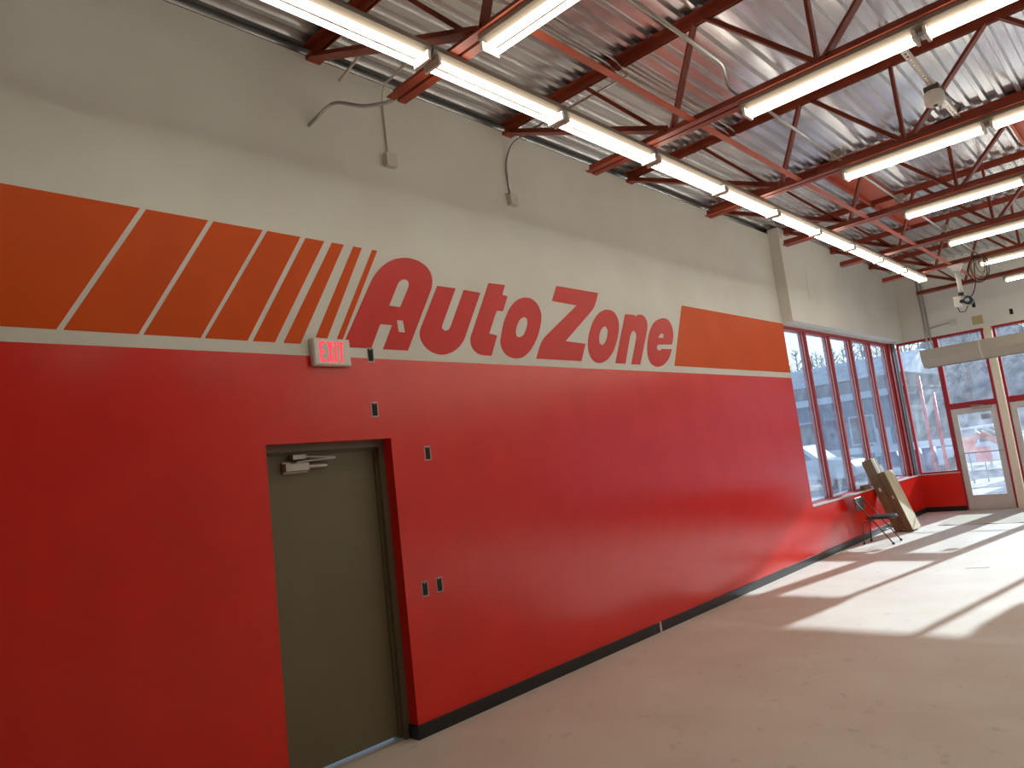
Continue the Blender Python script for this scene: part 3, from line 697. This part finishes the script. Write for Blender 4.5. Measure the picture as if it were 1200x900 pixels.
for k, (x, y) in enumerate(spots):
    o = bpy.data.objects.new('bare_tree', TM[k % 5]); COL.objects.link(o); o.location = (x, y, hz(x, y)-.1); s = (.6+.2*random.random())*(1.12 if x < -.2545*y+2 else 1)
    o.scale = (s, s, s); o.rotation_euler = (0, 0, random.random()*6.28)
    tag(o, 'leafless grey tree on the hillside beyond the windows', 'tree', 'bare trees on the hillside')
def car(x, y, label, ln=5.2):
    """pickup or wagon standing along x, side towards the shop"""
    c = tag(empty('parked_truck', (x, y, -.16)), label, 'truck'); k = ln/5.2
    prof = [(-2.6*k, .5), (-2.6*k, 1.0), (-.55*k, 1.08), (-.5*k, 1.75), (.7*k, 1.78), (1.35*k, 1.2), (2.45*k, 1.05), (2.6*k, .8), (2.6*k, .5), (2.1*k, .42), (-2.1*k, .42)]
    MB().prism(prof, 'y', -.95, .95).build('body', M['carw'], c, bevel=.06)
    for yy, d in ((-.955, 1), (.955, -1)):
        MB().prism([(-.42*k, 1.15), (-.38*k, 1.66), (.08*k, 1.68), (.08*k, 1.15)], 'y', yy-.004, yy+.004).build('side_window', M['carg'], c)
        MB().prism([(.16*k, 1.15), (.16*k, 1.68), (.66*k, 1.68), (1.12*k, 1.22)], 'y', yy-.004, yy+.004).build('side_window', M['carg'], c)
        for xx in (-1.6*k, 1.6*k):
            w = MB().tube([(xx, yy-.06*d*-1, .37), (xx, yy+.18*d, .37)], .37, 20).build('wheel', M['tyre'], c)
            MB().tube([(xx, yy-.075*d, .37), (xx, yy-.05*d, .37)], .2, 14).build('wheel_hub', M['alu'], w)
    MB().box(-2.64*k, -2.58*k, -.8, .8, .55, .68).build('bumper', M['colgrey'], c)
car(-7.3, 28.6, 'white pickup truck parked outside the corner windows')
car(-1.6, 32.5, 'white pickup truck parked farther out, past the corner', 5.0)
def house():
    h = tag(empty('neighbour_building', (-15, 47, -.16)), 'low building with snowy roof, brown fascia and blue grey walls', 'building')
    MB().box(-12, 7, 0, 9, 0, 4.1).build('wall', M['stone'], h)
    MB().box(-12.3, 7.3, -.5, -.3, 4.1, 4.5).build('white_band', M['wtrim'], h)
    MB().box(-12.5, 7.5, -.5, 9.4, 4.5, 5.3).build('fascia', M['siding'], h)
    MB().prism([(-.8, 5.3), (9.8, 5.3), (5, 6.9), (4.2, 6.9)], 'x', -12.8, 7.8).build('snowy_roof', M['snow'], h)
    for x in (-10, -6.5, -3, .5, 4):
        w = MB().box(x, x+1.5, -.04, 0, 1.3, 3.1).build('window', M['wtrim'], h); MB().box(x+.1, x+1.4, -.06, -.04, 1.4, 3.0).build('pane', M['carg'], w)
    MB().box(5.2, 6.3, -.05, 0, 0, 2.2).build('door', M['wtrim'], h)
house()
def railing():
    r = tag(empty('guard_rail', (0, 36, -.16)), 'white guard rail beyond the parked trucks', 'railing')
    for x in range(-30, 4, 2): MB().box(x-.05, x+.05, 0, .1, 0, 1.3).build('post', M['wtrim'], r)
    MB().box(-30, 3, -.03, 0, 1.05, 1.35).build('rail', M['wtrim'], r)
railing()
up = tag(empty('utility_pole', (-9.2, 40, -.16)), 'wooden utility pole with wires beyond the corner windows', 'utility pole')
MB().tube([(0, 0, 0), (0, 0, 9.5)], .13, 10, radii=[.16, .1]).build('pole', M['bark'], up)
MB().box(-1.1, 1.1, -.06, .06, 8.3, 8.45).build('cross_arm', M['bark'], up)
for x in (-1, 1): MB().tube([(x, 0, 8.5), (x-14, 0, 8.0), (x-30, 0, 8.3)], .02, 5).build('wire', M['tyre'], up)
for k, (x, y, h, lb) in enumerate(((-1.75, 26, 3.45, 'slim red steel post outside the end window, taller one'), (-1.42, 26, 2.85, 'slim red steel post outside the end window, shorter one'))):
    p = tag(empty('steel_post', (x, y, -.16)), lb, 'post', 'red posts outside the end window')
    MB().tube([(0, 0, 0), (0, 0, h+.16)], .05, 10).build('post', M['poster'], p); MB().box(-.12, .12, -.12, .12, 0, .12).build('base_plate', M['colgrey'], p)
for k, (x, y, dz) in enumerate(((-2.4, 26.3, 0), (-2.15, 27.0, 0), (-3.1, 26.3, 0), (-2.8, 27.0, 0))):
    d = tag(empty('blue_drum', (x, y, -.1)), 'blue plastic drum standing in the snow by the red posts', 'drum', 'blue drums by the red posts')
    MB().tube([(0, 0, 0), (0, 0, .3), (0, 0, .32), (0, 0, .9), (0, 0, 1.2)], .28, 16, radii=[.27, .28, .29, .29, .26]).build('barrel', M['blue'], d)
    MB().tube([(0, 0, 1.2), (0, 0, 1.23)], .24, 16).build('lid', M['wtrim'], d)
def sign(x, y, z, m, label):
    s = tag(empty('work_sign', (x, y, -.16)), label, 'sign')
    MB().box(-.22, .22, -.01, .01, z-.08, z+.4).build('sign_panel', M[m], s); MB().tube([(0, .02, 0), (0, .02, z+.3)], .02, 6).build('stake', M['colgrey'], s)
sign(-.76, 26, 1.1, 'signo', 'orange blank work sign on a stake outside the glass door'); sign(-.45, 26.4, .75, 'poster', 'red blank work sign on a stake outside the glass door')
def excavator():
    e = tag(empty('excavator', (.9, 27.5, -.16)), 'small orange excavator with its arm reaching over the snow', 'excavator')
    for s in (-1, 1):
        MB().prism([(-.9, .15), (-.75, 0), (.75, 0), (.9, .15), (.9, .38), (.75, .5), (-.75, .5), (-.9, .38)], 'y', s*.55-.17, s*.55+.17).build('track', M['tyre'], e, bevel=.03)
    MB().box(-.8, .8, -.6, .6, .5, 1.0).build('chassis', M['excav'], e, bevel=.05)
    cb = MB().prism([(-.1, 1.0), (.65, 1.0), (.6, 2.0), (.0, 2.0)], 'y', -.55, .1).build('cab', M['excav'], e, bevel=.04)
    MB().box(.0, .55, -.556, -.55, 1.25, 1.85).build('cab_window', M['carg'], cb)
    MB().bar((-.6, -.1, .9), (-1.5, -.2, 1.55), .16, .2).build('boom', M['excav'], e); MB().bar((-1.5, -.2, 1.55), (-2.3, -.25, .85), .13, .16).build('stick', M['excav'], e)
    MB().prism([(-2.2, .9), (-2.5, .85), (-2.6, .4), (-2.35, .25), (-2.1, .55)], 'y', -.5, .0).build('bucket', M['colgrey'], e)
    MB().tube([(-.7, .1, 1.1), (-1.4, .0, 1.75)], .04, 8).build('hydraulic_ram', M['alu'], e)
excavator()
